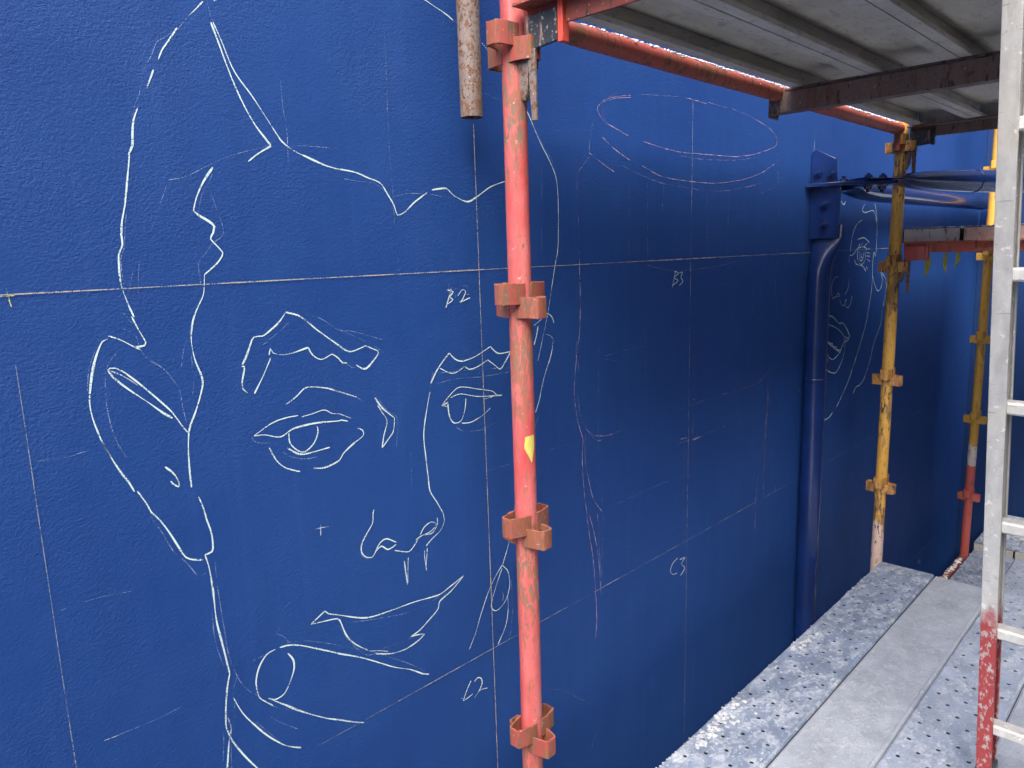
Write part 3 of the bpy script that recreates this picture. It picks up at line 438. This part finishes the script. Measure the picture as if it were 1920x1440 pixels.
for sy, pts in ((0, [(-.010, .027), (.011, .030), (.013, .006), (.004, -.034), (-.013, .002)]),):
    for i in (0, 1):
        pass
    def on_post(u, v): a = math.radians(252)+u/TR; return (math.cos(a)*(TR+.0016), math.sin(a)*(TR+.0016), v)
    grid_pts = [[on_post(-.013+.026*i/6, 0) for i in range(7)]]
    cen = (0.001, 0.002); o_ = [on_post(u, v) for u, v in pts]; c_ = on_post(*cen)
    for i in range(len(o_)):
        u0, v0 = pts[i]; u1, v1 = pts[(i+1) % len(pts)]
        mid = on_post((u0+u1)/2, (v0+v1)/2); m0 = on_post((u0+cen[0])/2, (v0+cen[1])/2); m1 = on_post((u1+cen[0])/2, (v1+cen[1])/2)
        mb.poly([o_[i], mid, m0]); mb.poly([mid, o_[(i+1) % len(o_)], m1]); mb.poly([m0, mid, m1]); mb.poly([m0, m1, c_])
st = mb.build('paper_sticker', M['sticker'], s1, smooth=False, loc=(0, 0, -.433-GROUND)); st['label'] = 'torn yellow paper sticker'
t = thing('hanging_tube', 'rusty galvanised tube end hanging from above in front of the wall', 'tube', (1.203, 1.27, .298))
mb = MB(); mb.tube((0, 0, 0), (0, 0, 1.6), TR, 40, 40, wob=.0009, inner=TR-.004); mb.build('tube_wall', M['rust'], t)
# ------------------------------------------------------------------ ledgers
def ledger(label, x0, x1, y, z, mt, lumps=None):
    t = thing('ledger_tube', label, 'ledger', (x0, y, z))
    mb = MB(); mb.tube((TR+.02, 0, 0), (x1-x0-TR-.02, 0, 0), TR-.001, 32, 60, wob=.0016); mb.build('tube', M[mt], t)
    for xx in (TR+.012, x1-x0-TR-.040):
        mb = MB(); mb.box(xx, xx+.028, -.012, .012, -.095, .026); mb.build('end_spigot', M[mt], t, .003)
    if lumps:
        mb = MB()
        for i in range(lumps[1]):
            u = rnd.random()**.8; a = rnd.gauss(-.15, .36); r = rnd.uniform(.0016, .0062)*lumps[2]
            xx = .1+(x1-x0-.2)*(lumps[0]+(1-lumps[0])*u); mb.lump((xx, math.sin(a)*TR, math.cos(a)*(TR-.001)), r, .55)
        o = mb.build('render_crust', M['white_render'], t, smooth=True); o['kind'] = 'stuff'
    return t
ledger('chipped red ledger tube under the edge of the upper deck', POST_X[0], POST_X[1], POST_Y, .472, 'ledger', (.05, 1900, 1.0))
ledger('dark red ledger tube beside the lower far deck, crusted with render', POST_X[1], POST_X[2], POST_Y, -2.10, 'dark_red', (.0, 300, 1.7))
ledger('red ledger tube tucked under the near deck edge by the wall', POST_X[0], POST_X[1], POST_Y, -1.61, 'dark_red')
# ------------------------------------------------------------------ transoms
def transom(label, x, y1, z, L, mt, bracket_mt, end_mt=None, face=-1, wedge_mt='rust', mid=False):
    """steel angle bar across the scaffold, hung on the post pocket by a deep end bracket; top of flange at z"""
    t = thing('transom', label, 'transom', (x, y1, z))
    f = face
    mb = MB(); prof = [(0, 0), (f*.050, 0), (f*.050, -.006), (f*.006, -.006), (f*.006, -.048), (0, -.048)]
    mb.prism(prof, lambda a, b, s: (a+.012, s, b), 0, -L); mb.build('angle_bar', M[mt], t, .0012)
    mb = MB(); mb.prism([(-.006, -.020), (-.088, -.020), (-.088, -.080), (-.006, -.086)], lambda a, b, s: (s, a, b), .013+f*.020, .013+f*.012); mb.build('end_bracket', M[bracket_mt], t, .0015)
    mb = MB(); mb.box(.014+f*.020, .016+f*.002, -.102, -.089, -.084, -.007); mb.build('bracket_end_plate', M[end_mt or bracket_mt], t, .0015)
    mb = MB(); mb.loft([[(-.010, .018, -.10), (.010, .018, -.10), (.010, -.014, -.10), (-.010, -.014, -.10)], [(-.009, .014, -.155), (.009, .014, -.155), (.009, -.010, -.155), (-.009, -.010, -.155)], [(-.006, .010, -.178), (.006, .010, -.178), (.006, -.001, -.178), (-.006, -.001, -.178)]])
    mb.build('spigot', M[wedge_mt], t, .002)
    mb = MB(); mb.loft([[(-.014, -.016, -.085), (-.008, -.016, -.085), (-.008, -.036, -.085), (-.014, -.036, -.085)], [(-.014, -.024, -.222), (-.008, -.024, -.222), (-.008, -.037, -.222), (-.014, -.037, -.222)]])
    mb.build('wedge', M[wedge_mt], t, .001)
    return t
transom('red transom with a black bracket on top of the red post', POST_X[0], 1.080, .480, 1.22, 'dark_red', 'black', 'fresh_red')
transom('brown transom under the far end of the upper deck by the yellow post', POST_X[1], 1.085, .480, 1.22, 'brown', 'black')
transom('red scuffed transom carrying the middle platform at eye level', POST_X[1], 1.080, -.012, 1.22, 'ledger', 'red')
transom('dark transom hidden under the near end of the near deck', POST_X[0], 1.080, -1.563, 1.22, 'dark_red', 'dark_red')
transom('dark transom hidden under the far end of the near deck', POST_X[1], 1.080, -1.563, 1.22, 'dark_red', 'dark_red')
t = thing('intermediate_transom', 'dark brown cross bar hooked over the red ledger midway under the upper deck', 'transom', (2.425, POST_Y-.020, .490))
mb = MB(); mb.prism([(-.025, -.018), (-.020, -.018), (-.020, -.075), (.022, -.075), (.022, -.080), (-.025, -.080)], lambda a, b, s: (a, s, b), .034, -1.23)
mb.build('front_web', M['brown'], t, .0015)
mb = MB(); mb.box(-.016, .042, -1.23, .028, -.014, -.006); mb.build('top_flange', M['brown'], t, .0015)
mb = MB(); mb.box(-.031, .030, .035, .043, -.092, -.006); mb.box(-.031, -.026, .010, .0345, -.088, -.010); mb.build('end_hook', M['rust'], t, .0015)
# ------------------------------------------------------------------ steel planks
PW, PH = .2299, .060
def plank_mesh(L, holes, cell=.052):
    mb = MB(); mb.sharp = 50; h = PH; W_ = PW; th = .0025
    edge = [(0, -h), (0, -.009), (-.0025, -.0025), (-.009, .0012), (-.015, 0)]     # rounded shoulder with a slight raised lip
    ny = 5; yA, yB = -.015, -W_+.015; nx = max(1, round(L/cell))
    ys = [yA+(yB-yA)*j/ny for j in range(ny+1)]; xs = [L*i/nx for i in range(nx+1)]
    if holes:
        for i in range(nx):
            for j in range(ny):
                x0, x1, y0, y1 = xs[i], xs[i+1], ys[j], ys[j+1]
                if (i+j) % 2 or i in (0, nx-1): mb.poly([(x0,y0,0),(x1,y0,0),(x1,y1,0),(x0,y1,0)]); continue
                ccx, ccy = (x0+x1)/2, (y0+y1)/2; r = .0069
                rim = [(ccx+math.cos(math.pi/4*k)*r, ccy+math.sin(math.pi/4*k)*r, 0) for k in range(8)]
                low = [(p[0], p[1], -.0025) for p in rim]
                oc = [(x1,ccy,0),(x1,y0,0),(ccx,y0,0),(x0,y0,0),(x0,ccy,0),(x0,y1,0),(ccx,y1,0),(x1,y1,0)]
                oc = [oc[0], oc[7], oc[6], oc[5], oc[4], oc[3], oc[2], oc[1]]
                if y0 > y1: oc = [(x1,ccy,0),(x1,y0,0),(ccx,y0,0),(x0,y0,0),(x0,ccy,0),(x0,y1,0),(ccx,y1,0),(x1,y1,0)]
                for k in range(8):
                    mb.poly([rim[k], oc[k], oc[(k+1) % 8], rim[(k+1) % 8]]); mb.poly([rim[k], rim[(k+1) % 8], low[(k+1) % 8], low[k]])
    else: mb.poly([(0,yA,0),(L,yA,0),(L,yB,0),(0,yB,0)])
    for side in (0, 1):
        pr = [(a if side == 0 else -W_-a, b) for a, b in edge]
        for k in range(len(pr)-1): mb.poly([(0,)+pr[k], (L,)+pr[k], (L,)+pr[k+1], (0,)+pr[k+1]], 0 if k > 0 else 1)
        s = 1 if side == 0 else -1; y0 = 0 if side == 0 else -W_
        lipw = .030
        # folded lip underneath, inner web and its turned-up return
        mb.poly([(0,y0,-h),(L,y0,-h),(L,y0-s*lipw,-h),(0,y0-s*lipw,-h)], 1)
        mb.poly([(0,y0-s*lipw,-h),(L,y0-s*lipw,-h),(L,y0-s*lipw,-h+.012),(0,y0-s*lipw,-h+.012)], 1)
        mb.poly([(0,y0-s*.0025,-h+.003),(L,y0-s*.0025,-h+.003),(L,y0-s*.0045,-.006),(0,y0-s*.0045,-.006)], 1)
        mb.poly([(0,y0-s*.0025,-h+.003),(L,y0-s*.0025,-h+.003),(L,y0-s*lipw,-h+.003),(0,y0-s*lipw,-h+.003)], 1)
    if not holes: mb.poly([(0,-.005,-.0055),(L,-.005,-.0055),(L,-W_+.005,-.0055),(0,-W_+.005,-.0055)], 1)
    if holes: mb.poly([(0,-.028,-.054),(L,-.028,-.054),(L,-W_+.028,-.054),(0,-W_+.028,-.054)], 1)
    for x in (.0005, L-.0005):                                             # end caps, a slot left open at each side
        mb.poly([(x,-.005,-.003),(x,-W_+.005,-.003),(x,-W_+.005,-h+.003),(x,-.005,-h+.003)], 2)
    return mb
pk_cache = {}
def plank(label, x0, L, y, z, top, holes, group, flat_mesh=None):
    pink = 'pinkish' in label; key = (round(L, 2), holes, top, pink, 'upper deck' in label)
    if key not in pk_cache: pk_cache[key] = plank_mesh(L, holes).build('scaffold_plank', [M[top], M['under'] if 'upper deck' in label else M['plank_shade'], M['pink_end'] if pink else M['plank_end']]); o = pk_cache[key]
    else: o = pk_cache[key].copy(); col.objects.link(o)
    o.location = (x0, y, z); tag(o, label, 'scaffold plank', group); return o
PP = .2315
G1 = 'steel planks of the near deck'
near = [('perforated steel plank of the near deck nearest the wall, crusted with render', 'deck_a', True), ('smooth unperforated steel plank, second from the wall in the near deck', 'deck_b', False),
        ('perforated steel plank, third from the wall in the near deck', 'deck_c', True), ('steel plank of the near deck under the ladder foot', 'deck_b', False),
        ('outermost steel plank of the near deck at the right edge', 'deck_c', True)]
for k, (lab, mt, ho) in enumerate(near): plank(lab, 1.205, 2.36, 1.071-PP*k, DECK+(.004 if k == 0 else 0)-.002*(k % 2), mt, ho, G1)
G0 = 'steel planks under the camera'
for k, nm in enumerate(('nearest the wall', 'second from the wall', 'in the middle', 'fourth from the wall', 'outermost')):
    if k > 1: plank('plank of the deck bay where the camera stands, ' + nm, -1.26, 2.44, 1.071-PP*k, DECK-.002*(k % 2), ('deck_a', 'deck_b', 'deck_c', 'deck_b', 'deck_c')[k], k in (0, 2, 4), G0)
G2 = 'steel planks of the upper deck'
for k, lab in enumerate(('upper deck plank nearest the wall seen from below', 'middle upper deck plank seen from below', 'upper deck plank nearest the ladder seen from below')):
    plank(lab, 1.19, 2.48, 1.064-.2325*k, .542+.001*k, 'deck_b', False, G2)
for k, lab in ((5, 'upper deck plank beyond the ladder opening, outer side'), (6, 'outermost upper deck plank beyond the ladder opening')):
    plank(lab, 1.19, 2.48, 1.064-.2325*k, .542, 'deck_b', False, G2)
G3 = 'steel planks of the lower far deck'
for k, lab in enumerate(('lower far deck plank nearest the wall', 'second lower far deck plank from the wall', 'third lower far deck plank from the wall', 'outermost lower far deck plank')):
    plank(lab, 3.69, 1.72, 1.060-PP*k, -2.03-.002*(k % 2), 'deck_a' if k == 0 else 'deck_c', True, G3)
G4 = 'short steel planks at the far end wall'
for k, lab in enumerate(('short plank in the far corner, thick with dried render', 'short plank at the end wall behind the ladder', 'outer short plank at the end wall')):
    plank(lab, 5.47, .72, 1.075-PP*k, -2.00, 'deck_c', False, G4)
G5 = 'steel planks of the middle platform'
for k, lab in enumerate(('middle platform plank beside the yellow post', 'middle platform plank with pinkish end next to the ladder', 'middle platform plank right of the ladder', 'fourth middle platform plank from the wall', 'outermost middle platform plank')):
    plank(lab, 3.655, 1.78, 1.088-.2355*k, .046, 'deck_c', False, G5)
# crumbs of dried render on the decks
mb = MB()
for i in range(230):
    x = 1.22+2.33*rnd.random(); y = 1.071-abs(rnd.gauss(0, .012)); mb.lump((x, y-.002, DECK+.004), rnd.uniform(.0012, .0055), .55)
for cxx in (1.86, 1.90, 1.97, 2.05, 2.62):
    for i in range(17): mb.lump((cxx+rnd.gauss(0, .05), 1.055-abs(rnd.gauss(0, .03)), DECK+.006), rnd.uniform(.003, .012), .45)
for i in range(420): mb.lump((1.22+2.33*rnd.random(), 1.06-rnd.random()*.95, DECK+.004), rnd.uniform(.0008, .0034), .5)
tag(mb.build('render_crumbs', M['mortar']), 'crumbs of dried pale render along the near deck edge', 'debris', kind='stuff')
mb = MB()
for i in range(260): mb.lump((3.72+1.66*rnd.random(), 1.055-abs(rnd.gauss(0, .10)), -2.024), rnd.uniform(.002, .008), .5)
for i in range(130): mb.lump((5.5+.65*rnd.random(), 1.06-rnd.random()*.35, -1.995), rnd.uniform(.005, .024), .5)
tag(mb.build('render_crumbs', M['mortar']), 'lumps of dried render on the lower far deck', 'debris', kind='stuff')
mb = MB()
for i in range(170): mb.lump((3.66+.03*rnd.random(), 1.085-rnd.random()*.70, .047), rnd.uniform(.002, .006), .5)
tag(mb.build('render_crumbs', M['mortar']), 'pale render crust on the middle platform edge', 'debris', kind='stuff')
# ------------------------------------------------------------------ ladder
LX0, LK = 1.873, -.2105                                                    # x = LX0 + LK*z along the stile's front face
lad = thing('ladder', 'aluminium ladder leaning up through the scaffold, its foot painted red', 'ladder', (LX0+LK*DECK, .18, DECK+.004))
ld = Vector((LK, 0, 1)).normalized(); ln = Vector((1, 0, -LK)).normalized(); org = Vector((LX0+LK*DECK, .18, DECK+.004))
def stile(ysign):
    mb = MB(); w_, dp, th = .036, .066, .003; yo = .198*ysign; yi = yo-w_*ysign
    prof = [(yi, 0), (yo, 0), (yo, dp), (yi, dp), (yi, dp-.010), (yi+.004*ysign, dp-.010), (yi+.004*ysign, dp-th), (yo-th*ysign, dp-th), (yo-th*ysign, th), (yi+.004*ysign, th), (yi+.004*ysign, .010), (yi, .010)]
    mb.prism(prof, lambda a, b, s: Vector((0, a, 0))+ln*b+ld*s, .02, 3.3); o = mb.build('stile', M['alu_red'], lad, .0012)
    mb = MB(); mb.prism([(yi-.004*ysign, -.004), (yo+.004*ysign, -.004), (yo+.004*ysign, dp+.004), (yi-.004*ysign, dp+.004)], lambda a, b, s: Vector((0, a, 0))+ln*b+ld*s, 0, .05)
    f_ = mb.build('rubber_foot', M['black'], lad, .004)
stile(1); stile(-1)
rp = None
for i in range(11):
    z = -1.300+.3045*i if i else -1.300
    s = (z-(DECK+.004))/ld.z
    if rp is None:
        mb = MB(); pr = [(-.004, -.015), (.030, -.015), (.034, -.010), (.034, .010), (.030, .015), (-.004, .015), (-.008, .010), (-.008, -.010)]
        mb.prism([(a+.018, b) for a, b in pr], lambda a, b, t_: Vector((a, t_, b)), -.170, .170)
        o = mb.build('rung', M['alu'], lad, .0015); rp = o
    else: o = rp.copy(); col.objects.link(o); o.parent = lad
    o.location = ld*s
# ------------------------------------------------------------------ yellowish strips hanging under the middle platform
def leaf(x, y, z, h, w_, lean, label):
    mb = MB(); n = 10; prof = []
    for i in range(n+1):
        s = i/n; ww = w_*(math.sin(math.pi*min(1, s**.8))**.9)*.5+.0006; tw = .7*s
        c = Vector((lean*math.sin(s*2.2)*.3, lean*(.5*s*s-.3*s), -h*s)); a = Vector((math.sin(tw)*.5, math.cos(tw), 0))
        prof.append((c+a*ww, c-a*ww))
    for th in (0, .0008):
        i0 = len(mb.v)
        for a, b in prof: mb.v += [(a.x+th, a.y, a.z), (b.x+th, b.y, b.z)]
        for i in range(n): mb.f.append((i0+2*i, i0+2*i+1, i0+2*i+3, i0+2*i+2)); mb.m.append(0)
    o = mb.build('hanging_strip', M['tape'], None, loc=(x, y, z)); return tag(o, label, 'tape strip', 'yellow-green strips under the middle platform')
leaf(3.72, 1.002, -.058, .118, .030, .05, 'widest pointed yellow-green strip hanging next to the yellow post')
leaf(3.74, .930, -.058, .098, .020, -.03, 'slim pointed yellow-green strip, middle one under the platform')
leaf(3.76, .893, -.058, .075, .019, .06, 'shortest pointed yellow-green strip hanging nearest the ladder')
